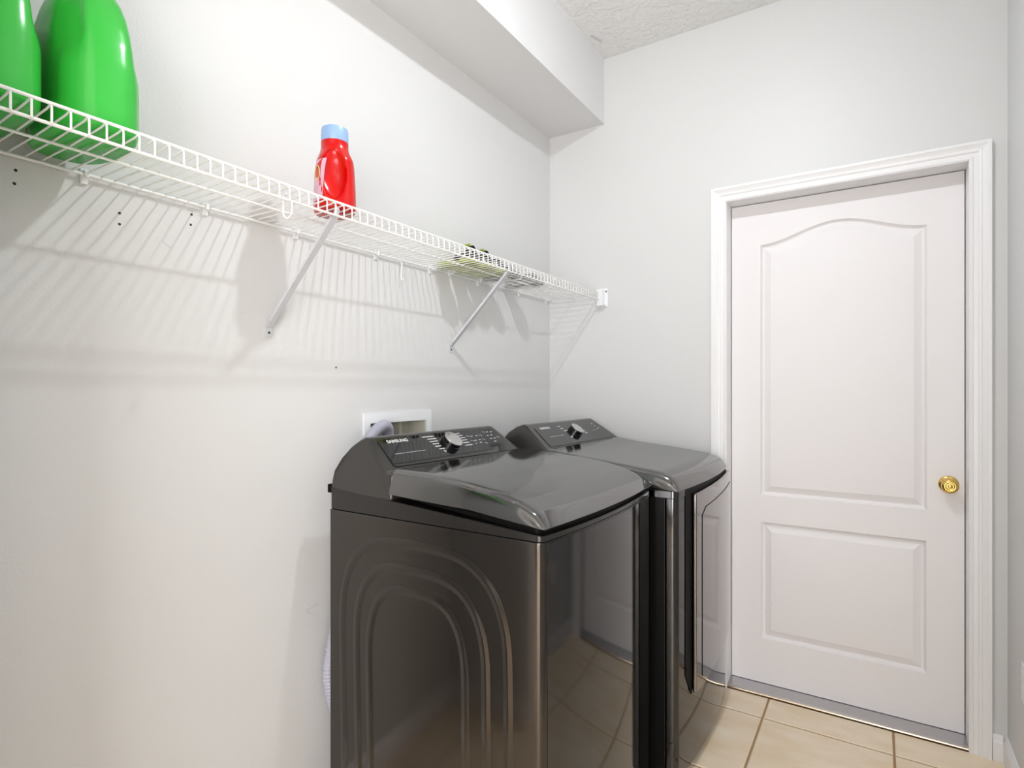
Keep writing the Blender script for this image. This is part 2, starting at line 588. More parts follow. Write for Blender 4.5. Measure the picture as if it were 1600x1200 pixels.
lamp(BULB, 'small round white ceiling light above the appliances', 'bulb')
lamp((0.95, -3.45, BULB[2]), 'unseen ceiling light added in the hall behind the doorway as fill', 'hallfill')  # extra hall lamp, added only to lift the fill


# ================================================================ APPLIANCE HELPERS
def plan(x0, yl, yr, xe, sag, r, n=24):
    yc, h = (yl + yr) / 2, (yr - yl) / 2
    fx = lambda y: xe + sag * (1 - ((y - yc) / h) ** 2)
    pts = [(x0, yl)]
    for k in range(7):
        a = -PI / 2 + k / 6 * PI / 2
        pts.append((fx(yl + r) - r + r * math.cos(a), yl + r + r * math.sin(a)))
    for k in range(1, n):
        y = yl + r + (yr - yl - 2 * r) * k / n
        pts.append((fx(y), y))
    for k in range(7):
        a = k / 6 * PI / 2
        pts.append((fx(yr - r) - r + r * math.cos(a), yr - r + r * math.sin(a)))
    pts.append((x0, yr))
    return pts


def pillow(x0, xfront, yl, yr, ztop, zbot, R, nx=36, ny=48, p=2.3, rnear=None):
    """top shell with rounded long edges: ztop(u), zbot(u) with u from 0 (rear) to 1 (front)"""
    loops = []
    vs = []
    ysamp = []
    for j in range(ny + 1):
        t = j / ny
        s = 0.5 - 0.5 * math.cos(PI * t)
        ysamp.append(yl + (yr - yl) * (0.55 * t + 0.45 * s))
    ysamp[0], ysamp[-1] = yl, yr
    usamp = [1 - (1 - i / nx) ** 1.6 for i in range(nx + 1)]
    for u in usamp:
        for y in ysamp:
            d = min(y - yl, yr - y)
            q = min(1, d / R)
            g = (1 - (1 - q) ** p) ** (1 / p)
            zb = zbot(u)
            vs.append((x0 + u * (xfront(y) - x0), y, zb + (ztop(u) - zb) * g))
    m = ny + 1
    fs = [(i * m + j, i * m + j + 1, (i + 1) * m + j + 1, (i + 1) * m + j) for i in range(nx) for j in range(ny)]
    nb = len(vs)
    for u in usamp:
        for y in (yl, yr):
            vs.append((x0 + u * (xfront(y) - x0), y, zbot(u) - 0.001))
    for i in range(nx):
        fs.append((i * m, (i + 1) * m, nb + 2 * (i + 1), nb + 2 * i))
        fs.append((i * m + ny, nb + 2 * i + 1, nb + 2 * (i + 1) + 1, (i + 1) * m + ny))
    # front skirt and rear face
    nf = len(vs)
    for y in ysamp:
        vs.append((xfront(y), y, zbot(1) - 0.001))
    for j in range(ny):
        fs.append((nx * m + j, nx * m + j + 1, nf + j + 1, nf + j))
    nr = len(vs)
    for y in ysamp:
        vs.append((x0, y, zbot(0) - 0.001))
    for j in range(ny):
        fs.append((j, nr + j, nr + j + 1, j + 1))
    return MB().add(vs, fs)


def console(prof, yl, yr, zlean, lean, parent, material):
    """profile (x, z) swept across y; the ends lean inwards above zlean"""
    A, B = [], []
    for x, z in prof:
        d = max(0, z - zlean) / 0.1 * lean
        A.append((x, yl + d, z))
        B.append((x, yr - d, z))
    n = 14
    loops = []
    for k in range(n + 1):
        loops.append([tuple(a[i] + (b[i] - a[i]) * k / n for i in range(3)) for a, b in zip(A, B)])
    return MB().loft(loops).build('console', material, parent, smooth=28, bevel=0.010, seg=4)


def panel_frame(B, Tp):
    up = (Vector((Tp[0], 0, Tp[1])) - Vector((B[0], 0, B[1]))).normalized()
    rt = Vector((0, 1, 0))
    nrm = rt.cross(up)
    m = Matrix.Identity(4)
    for i in range(3):
        m[i][0], m[i][1], m[i][2] = rt[i], up[i], nrm[i]
    m[0][3], m[1][3], m[2][3] = B[0], 0, B[1]
    return m


def plate(poly, w0, w1):
    n = len(poly)
    return MB().loft([[(u, v, w0) for u, v in poly], [(u, v, w1) for u, v in poly]])


def round_poly(pts, r, n=5):
    out = []
    N = len(pts)
    for i in range(N):
        p, a, b = Vector(pts[i]), Vector(pts[i - 1]), Vector(pts[(i + 1) % N])
        e1, e2 = (a - p).normalized(), (b - p).normalized()
        s, e = p + e1 * r, p + e2 * r
        for k in range(n + 1):
            t = k / n
            out.append(tuple((s * (1 - t) + p * t) * (1 - t) + (p * (1 - t) + e * t) * t))
    return out


def dial(m, u, v, r, h, parent, w0=0.0):
    mm = m @ Matrix.Translation((u, v, w0))
    d = MB().lathe([(r * 1.04, 0), (r * 1.04, h * 0.22), (r * 0.98, h * 0.26), (r * 0.98, h * 0.78), (r * 0.90, h * 0.8)], 48, mm).build('dial', 'darkchrome', parent)
    MB().lathe([(r * 0.99, h * 0.74), (r * 1.0, h * 0.90), (r * 0.96, h * 0.97), (r * 0.88, h), (r * 0.4, h * 0.985)], 48, mm).build('dial_cap', 'chrome', d, smooth=40)
    return d


# ================================================================ WASHER
WX0, WYL, WYR, WXE, WSAG = 0.11, -1.470, -0.772, 0.786, 0.021
washer = thing('washing_machine', (0.45, -1.12, 0), 'dark steel top-loading washing machine nearest the camera, arched ribs on its side', 'washing machine')
wp = plan(WX0, WYL, WYR, WXE, WSAG, 0.020)
MB().prism(wp, 0.025, 0.930).build('cabinet', 'side', washer, smooth=25, bevel=0.003)
# polished front skin, a hair proud of the cabinet
fx = lambda y: WXE + WSAG * (1 - ((y - (WYL + WYR) / 2) / ((WYR - WYL) / 2)) ** 2)
n = 40
yy = [WYL + 0.022 + (WYR - WYL - 0.044) * k / n for k in range(n + 1)]
poly = [(fx(y) + 0.0012, y) for y in yy] + [(fx(y) - 0.004, y) for y in reversed(yy)]
MB().prism(poly, 0.028, 0.926).build('front_panel', 'front', washer, smooth=30)
# stamped arches on the side facing the camera
def rib(x0, x1, ztop, rise, wd, dp):
    path = []
    zs = ztop - rise
    for k in range(8):
        path.append((x0 + 0.012 * (1 - k / 7), 0.06 + (zs - 0.06) * k / 7))
    xc, hw = (x0 + x1) / 2, (x1 - x0) / 2
    for k in range(1, 24):
        a = PI - PI * k / 24
        ca, sa = math.cos(a), math.sin(a)
        path.append((xc + hw * math.copysign(abs(ca) ** 0.62, ca), zs + rise * abs(sa) ** 0.8))
    for k in range(8):
        path.append((x1 - 0.0 + 0.006 * k / 7, zs - (zs - 0.06) * k / 7))
    vs, fs = [], []
    N = len(path)
    prof = [(-1, 0), (-0.6, 0.35), (-0.25, 0.85), (0, 1), (0.25, 0.85), (0.6, 0.35), (1, 0)]
    for i, (x, z) in enumerate(path):
        a, b = path[max(0, i - 1)], path[min(N - 1, i + 1)]
        t = Vector((b[0] - a[0], b[1] - a[1])).normalized()
        nx, nz = -t.y, t.x
        for s, d in prof:
            vs.append((x + nx * s * wd, WYL - 0.0003 - d * dp, z + nz * s * wd))
    m = len(prof)
    for i in range(N - 1):
        for k in range(m - 1):
            fs.append((i * m + k, i * m + k + 1, (i + 1) * m + k + 1, (i + 1) * m + k))
    return MB().add(vs, fs).build('side_rib', 'side', washer, smooth=80)


rib(0.160, 0.700, 0.875, 0.25, 0.013, 0.0024)
rib(0.215, 0.640, 0.810, 0.22, 0.013, 0.0024)
rib(0.262, 0.582, 0.755, 0.20, 0.013, 0.0024)
# top frame
ft = [(0.11, 0.992), (0.34, 0.990), (0.583, 0.974), (0.774, 0.946), (0.81, 0.942)]
fp = plan(WX0 + 0.002, WYL + 0.002, WYR - 0.002, WXE + 0.001, WSAG, 0.020)
MB().prism(fp, 0.930, lambda x, y: interp(ft, x)).build('top_frame', 'frameblk', washer, smooth=25, bevel=0.003)
MB().prism(plan(WX0 + 0.001, WYL - 0.0008, WYR + 0.0005, WXE + 0.0015, WSAG, 0.020), 0.9280, 0.9303).build('edge_strip', 'darkchrome', washer, smooth=25)
# lid
lt = [(0.0, 1.054), (0.27, 1.049), (0.50, 1.040), (0.70, 1.026), (0.83, 1.012), (0.92, 0.995), (0.97, 0.978), (1.0, 0.955)]
lfx = lambda y: WXE + 0.006 + (WSAG - 0.002) * (1 - ((y - (WYL + WYR) / 2) / ((WYR - WYL) / 2)) ** 2)
LX0 = 0.333
lid = pillow(LX0, lfx, WYL + 0.003, WYR - 0.003, lambda u: smooth_interp(lt, u, 0.03), lambda u: interp(ft, LX0 + u * 0.45) + 0.003 + 0.013 * u ** 1.5, 0.042, p=2.9)
lid.build('lid', 'gloss', washer, smooth=50)
MB().prism(plan(LX0 + 0.01, WYL + 0.016, WYR - 0.016, WXE - 0.012, WSAG, 0.02), lambda x, y: interp(ft, x) - 0.002, lambda x, y: interp(ft, x) + 0.002 + 0.013 * max(0, (x - LX0) / 0.45) ** 1.5).build('lid_gap_shade', 'black', washer, smooth=25)  # black slab standing in for the shade in the gap under the lid
# console with control glass
cp = [(0.110, 0.972), (0.110, 1.008), (0.116, 1.038), (0.132, 1.074), (0.156, 1.104), (0.180, 1.122), (0.196, 1.130), (0.207, 1.131),
      (0.312, 1.046), (0.341, 1.046), (0.341, 0.972)]
con = console(cp, WYL + 0.002, WYR - 0.002, 1.03, 0.042, washer, 'console')
WM = panel_frame((0.312, 1.046), (0.207, 1.131))
gl = plate(round_poly([(-1.415, 0.012), (-0.806, 0.004), (-0.845, 0.124), (-1.402, 0.120)], 0.012), -0.004, 0.0025).xf(WM)
gl.build('control_glass', 'glass', con, smooth=30, bevel=0.001)
text_mesh('SAMSUNG', 0.0165, 'lettering', 'print', con, WM @ Matrix.Translation((-1.372, 0.101, 0.0027)), sx=1.12)
dial(WM, -1.118, 0.072, 0.032, 0.021, con, 0.0025)


def marks(m, segs, parent, name, hh=0.0022, w=0.0028):
    b = MB()
    for (u0, u1, v) in segs:
        b.add([(u0, v - hh / 2, w), (u1, v - hh / 2, w), (u1, v + hh / 2, w), (u0, v + hh / 2, w)], [(0, 1, 2, 3)])
    return tag(b.xf(m).build(name, 'print', parent, smooth=0, fix=False), kind='stuff' if len(segs) > 1 else None)


segs = [(-1.222, -1.168, 0.110), (-1.207, -1.165, 0.099), (-1.205, -1.168, 0.088), (-1.202, -1.172, 0.077), (-1.200, -1.172, 0.066), (-1.192, -1.166, 0.054),
        (-1.062, -1.036, 0.110), (-1.056, -1.031, 0.100), (-1.053, -1.026, 0.089), (-1.056, -1.026, 0.078), (-1.061, -1.026, 0.066), (-1.061, -1.022, 0.054)]
marks(WM, segs, con, 'cycle_marks', 0.0034)
marks(WM, [(-1.380, -1.252, 0.057)], con, 'indicator_line', 0.0013)
sym = [(-0.906, 0.104), (-0.885, 0.103), (-0.862, 0.102), (-1.008, 0.093), (-0.989, 0.091), (-0.96, 0.091), (-0.936, 0.09), (-0.9, 0.086), (-0.878, 0.086),
       (-1.006, 0.070), (-0.988, 0.07), (-0.963, 0.071), (-0.94, 0.07), (-0.896, 0.07), (-0.874, 0.07), (-0.850, 0.072), (-0.998, 0.057), (-0.97, 0.058), (-0.944, 0.052), (-0.887, 0.055)]
segs = []
for i, (u, v) in enumerate(sym):
    if i % 3 == 0:
        segs += [(u - 0.006, u - 0.001, v + 0.002), (u + 0.001, u + 0.006, v - 0.001)]
    else:
        segs += [(u - 0.007, u + 0.006, v)]
marks(WM, segs, con, 'option_marks', 0.0026)
MB().box(0.085, 0.112, -1.458, -1.438, 0.972, 0.996).build('rear_clip', 'black', washer, bevel=0.002)
for x in (0.17, 0.70):
    for y in (-1.41, -0.83):
        MB().lathe([(0.022, 0), (0.022, 0.012), (0.014, 0.014), (0.014, 0.03)], 16, Matrix.Translation((x, y, 0.0005))).build('foot', 'black', washer)

# ================================================================ DRYER
EX0, EYL, EYR, EXE, ESAG = 0.17, -0.757, -0.066, 0.866, 0.022
dryer = thing('clothes_dryer', (0.52, -0.41, 0), 'dark steel clothes dryer with front door, between the washing machine and the white door', 'dryer')
MB().prism([(EX0, EYL), (0.830, EYL), (0.830, EYR), (EX0, EYR)], 0.025, 0.945).build('cabinet', 'dryer_side', dryer, smooth=25, bevel=0.002)
MB().prism(plan(0.832, EYL + 0.001, EYR - 0.001, EXE, ESAG, 0.022), 0.03, 0.932).build('front_panel', 'front', dryer, smooth=25, bevel=0.003)
MB().prism(plan(0.60, EYL - 0.0006, EYR + 0.0006, EXE + 0.001, ESAG, 0.022), 0.918, 0.944).build('trim_band', 'front', dryer, smooth=25, bevel=0.003)
dt = [(0.0, 1.048), (0.20, 1.034), (0.55, 1.017), (0.86, 0.999), (0.945, 0.984), (0.978, 0.968), (1.0, 0.944)]
dfx = lambda y: EXE + 0.004 + ESAG * (1 - ((y - (EYL + EYR) / 2) / ((EYR - EYL) / 2)) ** 2)
pillow(0.398, dfx, EYL - 0.001, EYR + 0.001, lambda u: smooth_interp(dt, u, 0.02), lambda u: 0.944 + 0.04 * (1 - u), 0.032).build('top_panel', 'gloss', dryer, smooth=50)
cp = [(0.170, 0.94), (0.176, 1.02), (0.192, 1.068), (0.214, 1.100), (0.244, 1.122), (0.268, 1.130), (0.285, 1.128), (0.400, 1.045), (0.418, 1.045), (0.418, 0.94)]
dcon = console(cp, EYL + 0.001, EYR - 0.001, 1.03, 0.050, dryer, 'console')
DM = panel_frame((0.400, 1.045), (0.285, 1.128))
plate(round_poly([(-0.705, 0.010), (-0.112, 0.010), (-0.150, 0.122), (-0.676, 0.122)], 0.012), -0.004, 0.002).xf(DM).build('control_glass', 'glass', dcon, smooth=30, bevel=0.001)
text_mesh('SAMSUNG', 0.0150, 'lettering', 'print', dcon, DM @ Matrix.Translation((-0.642, 0.108, 0.0023)), sx=1.12)
dial(DM, -0.405, 0.072, 0.030, 0.021, dcon, 0.002)
marks(DM, [(-0.637, -0.523, 0.062)], dcon, 'indicator_line', 0.0013, 0.0023)
marks(DM, [(-0.50, -0.475, 0.114), (-0.498, -0.47, 0.100), (-0.488, -0.458, 0.085), (-0.345, -0.315, 0.069), (-0.34, -0.31, 0.057), (-0.355, -0.33, 0.1),
           (-0.19, -0.176, 0.107), (-0.19, -0.176, 0.090), (-0.24, -0.226, 0.066), (-0.20, -0.186, 0.070), (-0.17, -0.158, 0.076)], dcon, 'cycle_marks', 0.0032, 0.0023)
# door: bowed slab, dark finger recess to its left, groove
ef = lambda y: EXE + ESAG * (1 - ((y - (EYL + EYR) / 2) / ((EYR - EYL) / 2)) ** 2)


def front_patch(y0, y1, z0f, z1f, xoff, thick, ny=24, nz=10, edge=0.0):
    vs, fs = [], []
    for side in (0, 1):
        for i in range(ny + 1):
            y = y0 + (y1 - y0) * i / ny
            for k in range(nz + 1):
                z = z0f(y) + (z1f(y) - z0f(y)) * k / nz
                vs.append((ef(y) + xoff - side * thick, y, z))
    m = nz + 1
    o = (ny + 1) * m
    for i in range(ny):
        for k in range(nz):
            a, b, c, d = i * m + k, (i + 1) * m + k, (i + 1) * m + k + 1, i * m + k + 1
            fs.append((a, b, c, d))
            fs.append((o + d, o + c, o + b, o + a))
    for i in range(ny):
        fs.append((i * m, o + i * m, o + (i + 1) * m, (i + 1) * m))
        fs.append((i * m + nz, (i + 1) * m + nz, o + (i + 1) * m + nz, o + i * m + nz))
    for k in range(nz):
        fs.append((k, k + 1, o + k + 1, o + k))
        fs.append((ny * m + k, o + ny * m + k, o + ny * m + k + 1, ny * m + k + 1))
    return MB().add(vs, fs)


dl = front_patch(-0.632, -0.070, lambda y: 0.262 + 0.02 * (y + 0.632) / 0.56, lambda y: 0.920 + 0.012 * min(1, (y + 0.632) / 0.5), 0.016, 0.014)
ddoor = dl.build('door', 'dryer_front', dryer, smooth=30, bevel=0.006, seg=3)
front_patch(-0.690, -0.634, lambda y: 0.262 + max(0, (-0.640 - y)) * 1.6, lambda y: 0.9432, 0.0022, 0.004, ny=8).build('handle_recess', 'black', dryer, smooth=30)
front_patch(-0.634, -0.085, lambda y: 0.918, lambda y: 0.9432 - 0.006 * (y + 0.634) / 0.55, 0.0022, 0.004, ny=16, nz=2).build('door_gap', 'black', dryer, smooth=30)
gp = [(ef(-0.575) + 0.0162, -0.575, 0.30 + 0.54 * k / 6) for k in range(7)]
gp += [(ef(-0.575 + 0.5 * k / 12) + 0.0162, -0.575 + 0.5 * k / 12, 0.862 + 0.022 * k / 12) for k in range(1, 13)]
MB().tube(gp, 0.0016, 6).build('door_groove', 'black', ddoor)
for x in (0.24, 0.80):
    for y in (-0.69, -0.13):
        MB().lathe([(0.022, 0), (0.022, 0.012), (0.014, 0.014), (0.014, 0.03)], 16, Matrix.Translation((x, y, 0.0005))).build('foot', 'black', dryer)

# ================================================================ OUTLET BOX AND DRAIN HOSE
box = thing('outlet_box', (0, -1.0825, 1.02), 'white recessed laundry outlet box in the wall behind the washing machine', 'outlet box')
b = MB()
fy0, fy1, fz0, fz1 = -1.247, -0.918, 0.985, 1.186
b.box(0.0003, 0.007, fy0, BX0 + 0.002, fz0, fz1).box(0.0003, 0.007, BX1 - 0.002, fy1, fz0, fz1)
b.box(0.0003, 0.007, BX0 + 0.002, BX1 - 0.002, fz0, BZ0 + 0.002).box(0.0003, 0.007, BX0 + 0.002, BX1 - 0.002, BZ1 - 0.002, fz1)
b.build('flange', 'whiteplastic', box, smooth=0)
b = MB()
b.box(-0.088, -0.085, BX0, BX1, BZ0, BZ1).box(-0.085, 0, BX0, BX0 + 0.003, BZ0, BZ1).box(-0.085, 0, BX1 - 0.003, BX1, BZ0, BZ1)
b.box(-0.085, 0, BX0 + 0.003, BX1 - 0.003, BZ0, BZ0 + 0.003).box(-0.085, 0, BX0 + 0.003, BX1 - 0.003, BZ1 - 0.003, BZ1)
b.build('recess', 'cream', box, smooth=0)
MB().box(-0.084, -0.03, -1.048, -1.036, BZ0 + 0.003, BZ1 - 0.003).build('divider', 'cream', box, smooth=0)

def spline(pts, n=10):
    P = [Vector(p) for p in pts]
    out = []
    for i in range(len(P) - 1):
        p0, p1, p2, p3 = P[max(0, i - 1)], P[i], P[i + 1], P[min(len(P) - 1, i + 2)]
        for k in range(n):
            t = k / n
            out.append(0.5 * ((2 * p1) + (p2 - p0) * t + (2 * p0 - 5 * p1 + 4 * p2 - p3) * t * t + (3 * p1 - p0 - 3 * p2 + p3) * t ** 3))
    out.append(P[-1])
    return out


hp = spline([(-0.030, -1.128, 1.035), (-0.012, -1.130, 1.085), (0.016, -1.150, 1.126), (0.044, -1.197, 1.146), (0.056, -1.252, 1.126), (0.058, -1.305, 1.07),
             (0.056, -1.33, 0.95), (0.052, -1.36, 0.75), (0.050, -1.402, 0.55), (0.050, -1.424, 0.44), (0.050, -1.402, 0.33), (0.055, -1.34, 0.15), (0.085, -1.30, 0.06)], 40)
hr = [0.0165 + (0.0022 if (i // 2) % 2 else -0.0004) if i > 60 else 0.0165 + 0.0006 * ((i // 2) % 2) for i in range(len(hp))]
tag(MB().tube(hp, hr, 14).build('drain_hose', 'hose', smooth=60), 'grey corrugated drain hose looping into the outlet box', 'hose')

# ================================================================ WIRE SHELF
SHZ, SHX, SHY = 1.7220, 0.279, -2.28
shelf = thing('wire_shelf', (0, -1.14, SHZ), 'long white wire shelf with a front lip on the left wall', 'shelf')
RW = 0.0029
MB().tube([(SHX, SHY, SHZ), (SHX, -0.012, SHZ)], RW, 10).build('front_rail', 'wire', shelf)
MB().tube([(SHX + 0.002, SHY, 1.688), (SHX + 0.002, -0.012, 1.688)], RW, 10).build('front_rail', 'wire', shelf)
MB().tube([(0.142, SHY, 1.7075), (0.142, -0.006, 1.7075)], 0.0028, 8).build('middle_rod', 'wire', shelf)
MB().tube([(0.011, SHY, 1.7085), (0.011, -0.006, 1.7085)], 0.0034, 10).build('wall_rod', 'wire', shelf)
wm = MB().tube([(0.004, 0, 1.7135), (0.142, 0, 1.7125), (SHX - 0.012, 0, 1.7165), (SHX - 0.003, 0, 1.7185), (SHX + 0.0055, 0, 1.716), (SHX + 0.0062, 0, 1.708), (SHX + 0.0062, 0, 1.687)],
               0.0018, 6).mesh('cross_wire', 'wire', smooth=60)
PITCH = 0.02585
k = 0
while True:
    y = -0.022 - k * PITCH
    if y < SHY + 0.005:
        break
    o = link('cross_wire', wm, shelf)
    o.location = (0, y, 0)
    k += 1
# wall clips
for y in (-2.017, -1.762, -1.501, -1.194, -0.922, -0.62, -0.30, -0.045):
    c = MB().box(0.0, 0.006, y - 0.007, y + 0.007, 1.690, 1.722).box(0.006, 0.018, y - 0.004, y + 0.004, 1.7125, 1.7175).box(0.014, 0.018, y - 0.004, y + 0.004, 1.702, 1.7125)
    c.build('wall_clip', 'whiteplastic', shelf, bevel=0.001)


def bracket(y):
    # slanted channel from the wall foot up to the front rail, ending in a hook
    A, Bp = Vector((0.004, 0, 1.432)), Vector((SHX - 0.010, 0, 1.690))
    d = (Bp - A).normalized()
    nrm = Vector((d.z, 0, -d.x))
    hw, th = 0.0085, 0.0022
    b = MB()
    pr = [(-hw, 0), (hw, 0), (hw, th), (-hw, th)]
    def sec(p, s=1.0):
        return [tuple(p + Vector((0, y + u * s, 0)) + nrm * v) for u, v in pr]
    hook = Bp + Vector((0.006, 0, 0.018))
    b.loft([sec(A), sec(Bp), sec(hook, 0.8), sec(hook + Vector((-0.004, 0, 0.008)), 0.6)])
    for s in (-1, 1):
        q = [(s * hw, 0), (s * (hw - 0.002), 0), (s * (hw - 0.002), -0.006), (s * hw, -0.006)]
        b.loft([[tuple(p + Vector((0, y + u, 0)) + nrm * v) for u, v in q] for p in (A + d * 0.02, Bp - d * 0.005)])
    br = b.build('support_bracket', 'bracket', shelf, smooth=0)
    f = MB().add([], [])
    foot = [(-0.0105, 1.436), (0.0105, 1.436), (0.0115, 1.412), (0.009, 1.404), (-0.009, 1.404), (-0.0115, 1.412)]
    f.loft([[(0.0004, y + u, z) for u, z in foot], [(0.0032, y + u, z) for u, z in foot]])
    f.build('bracket_foot', 'bracket', br, smooth=0)
    MB().lathe([(0.0036, 0), (0.0034, 0.0016), (0.002, 0.0022)], 12, Matrix.Translation((0.0032, y, 1.417)) @ Matrix.Rotation(PI / 2, 4, 'Y')).build('screw', 'screw', br)
    return br


bracket(-1.586)
bracket(-0.797)
# moulded end bracket on the far wall
e = MB().box(0.268, 0.300, -0.030, -0.001, 1.664, 1.736).box(0.262, 0.316, -0.004, -0.0004, 1.656, 1.744).box(0.268, 0.306, -0.030, -0.001, 1.660, 1.666)
eb = e.build('end_bracket', 'whiteplastic', shelf, bevel=0.002)
MB().lathe([(0.004, 0), (0.0035, 0.002), (0.001, 0.003)], 12, Matrix.Translation((0.308, -0.004, 1.728)) @ Matrix.Rotation(PI / 2, 4, 'X')).build('screw', 'screw', eb)

# wire hook hanging from the front rail, plastic clip by the wall
hk = [(SHX + 0.0075, -1.736, 1.694 + 0.004), (SHX + 0.004, -1.736, 1.7), (SHX - 0.004, -1.736, 1.697), (SHX - 0.005, -1.737, 1.67), (SHX - 0.003, -1.737, 1.652),
      (SHX + 0.006, -1.735, 1.645), (SHX + 0.016, -1.733, 1.650), (SHX + 0.019, -1.732, 1.664), (SHX + 0.019, -1.732, 1.684)]
tag(MB().tube(spline(hk, 5), 0.0019, 6).build('wire_hook', 'wire', smooth=60), 'small white wire hook hanging from the shelf rail left of the red bottle', 'hook')
hk = [(0.011, -1.083, 1.703), (0.016, -1.083, 1.690), (0.012, -1.083, 1.66), (0.012, -1.083, 1.645), (0.018, -1.083, 1.638), (0.024, -1.083, 1.645)]
tag(MB().tube(spline(hk, 5), 0.0022, 6).build('wire_hook', 'wire', smooth=60), 'small white wire hook hanging from the wall rod of the shelf above the outlet box', 'hook')


# ================================================================ BOTTLES
def ring(cx, cy, z, a, b, ang, n=48, e=2.6, fn=None):
    pts = []
    ca, sa = math.cos(ang), math.sin(ang)
    for k in range(n):
        w = 2 * PI * k / n
        c, s = math.cos(w), math.sin(w)
        u = a * math.copysign(abs(c) ** (2 / e), c)
        v = b * math.copysign(abs(s) ** (2 / e), s)
        if fn:
            u, v = fn(u, v, w)
        pts.append((cx + u * ca - v * sa, cy + u * sa + v * ca, z))
    return pts


def sstep(a, b, x):
    t = min(1, max(0, (x - a) / (b - a)))
    return t * t * (3 - 2 * t)


SZT = 1.7193                               # top of the deck wires


def green_bottle(cy, label):
    t = thing('detergent_jug', (0.138, cy, SZT), label, 'detergent jug', 'green detergent jugs at the left end of the shelf')
    prof = [(0.0, 0.90), (0.004, 0.955), (0.012, 0.985), (0.03, 1.0), (0.08, 1.0), (0.12, 0.995), (0.16, 0.965), (0.19, 0.915), (0.22, 0.835), (0.245, 0.73), (0.265, 0.61),
            (0.28, 0.50), (0.292, 0.42), (0.30, 0.38)]
    fine = []
    for (h0, s0), (h1, s1) in zip(prof, prof[1:]):
        for q in range(4):
            fine.append((h0 + (h1 - h0) * q / 4, s0 + (s1 - s0) * q / 4))
    fine.append(prof[-1])
    loops = []
    for h, s in fine:
        def fn(u, v, w, h=h, s=s):
            # waist: broad faces pressed in towards the grip, with a crease along the narrow end
            m = sstep(0.10, 0.17, h) * (1 - sstep(0.27, 0.295, h))
            uu = u / (0.122 * s)
            edge = sstep(0.30, 0.72, uu) * (1 - sstep(0.80, 0.97, uu))
            v *= 1 - 0.24 * m * edge
            low = sstep(0.02, 0.05, h) * (1 - sstep(0.20, 0.24, h)) * (1 - sstep(0.45, 0.62, abs(uu)))
            v *= 1 - 0.05 * low
            return u, v
        b = 0.068 * (0.22 + 0.78 * s)
        loops.append(ring(0.138, cy, SZT + h, 0.122 * s, b, 0, 72, 2.9, fn))
    MB().loft(loops).build('bottle_body', 'green', t, smooth=60)
    MB().lathe([(0.036, 0), (0.036, 0.004), (0.033, 0.006), (0.032, 0.040), (0.028, 0.046), (0.01, 0.047)], 40, Matrix.Translation((0.138, cy, SZT + 0.300))).build('cap', 'greencap', t)
    return t


green_bottle(-2.070, 'large green plastic detergent jug, the fully visible one at the left of the wire shelf')
green_bottle(-2.2195, 'large green plastic detergent jug cut off by the left edge of the picture')

rc = Vector((0.203, -1.532, SZT))
RA = math.radians(-29)
red = thing('detergent_bottle', tuple(rc), 'red detergent bottle with a pale blue cap standing on the wire shelf', 'bottle')
prof = [(0.0, 0.90), (0.003, 0.96), (0.010, 1.0), (0.03, 1.0), (0.06, 0.985), (0.09, 0.96), (0.115, 0.925), (0.135, 0.88), (0.150, 0.82), (0.162, 0.76), (0.170, 0.72), (0.176, 0.70), (0.184, 0.68)]
loops = []
fine = []
for (h0, s0), (h1, s1) in zip(prof, prof[1:]):
    for q in range(4):
        fine.append((h0 + (h1 - h0) * q / 4, s0 + (s1 - s0) * q / 4))
fine.append(prof[-1])
for h, s in fine:
    a, b_ = 0.056 * s, 0.0515 * s
    blend = sstep(0.13, 0.18, h)
    a = a * (1 - blend) + 0.0345 * blend
    b_ = b_ * (1 - blend) + 0.0345 * blend

    def fn(u, v, w, h=h, a=a, b_=b_):
        # grip hollow in the end facing the room, left of its centre
        q = (v / 0.05 + 0.22) / 0.62
        zz = (h - 0.088) / 0.068
        r2 = q * q + zz * zz
        if u > 0 and r2 < 1:
            u -= 0.026 * (1 - r2) ** 0.6 * min(1, u / (a * 0.8))
        return u, v
    loops.append(ring(rc.x, rc.y, rc.z + h, a, b_, RA, 96, 2.6 * (1 - blend) + 2 * blend, fn))
MB().loft(loops).build('bottle_body', 'red', red, smooth=60)
MB().lathe([(0.0335, 0), (0.0345, 0.002), (0.0340, 0.030), (0.0325, 0.036), (0.030, 0.0375), (0.012, 0.0375)], 40, Matrix.Translation(rc + Vector((0, 0, 0.184)))).build('cap', 'bluecap', red)
# label on the broad face to the left
lm = Matrix.Translation(rc) @ Matrix.Rotation(RA, 4, 'Z')
lab = MB()
nn = 14
vs = []
for i in range(nn + 1):
    h = 0.022 + 0.105 * i / nn
    s = 1.0 - 0.09 * (h / 0.115) ** 2
    for j in range(nn + 1):
        u = -0.040 + 0.084 * j / nn
        bb = 0.0515 * s * (1 - abs(u / (0.056 * s)) ** 2.6) ** (1 / 2.6)
        vs.append((u, -bb - 0.0007, h))
fs = [(i * (nn + 1) + j, i * (nn + 1) + j + 1, (i + 1) * (nn + 1) + j + 1, (i + 1) * (nn + 1) + j) for i in range(nn) for j in range(nn)]
lo = lab.add(vs, fs).xf(lm).build('paper_label', 'label', red, smooth=60, fix=False)
rp = [(0.020 + 0.020 * math.cos(w), -0.0478 + 0.0022 * math.cos(w), 0.090 + 0.020 * math.sin(w)) for w in [2 * PI * k / 20 for k in range(20)]]
MB().tube(rp, 0.0014, 6, closed=True).xf(lm).build('label_ring', 'gold', lo)

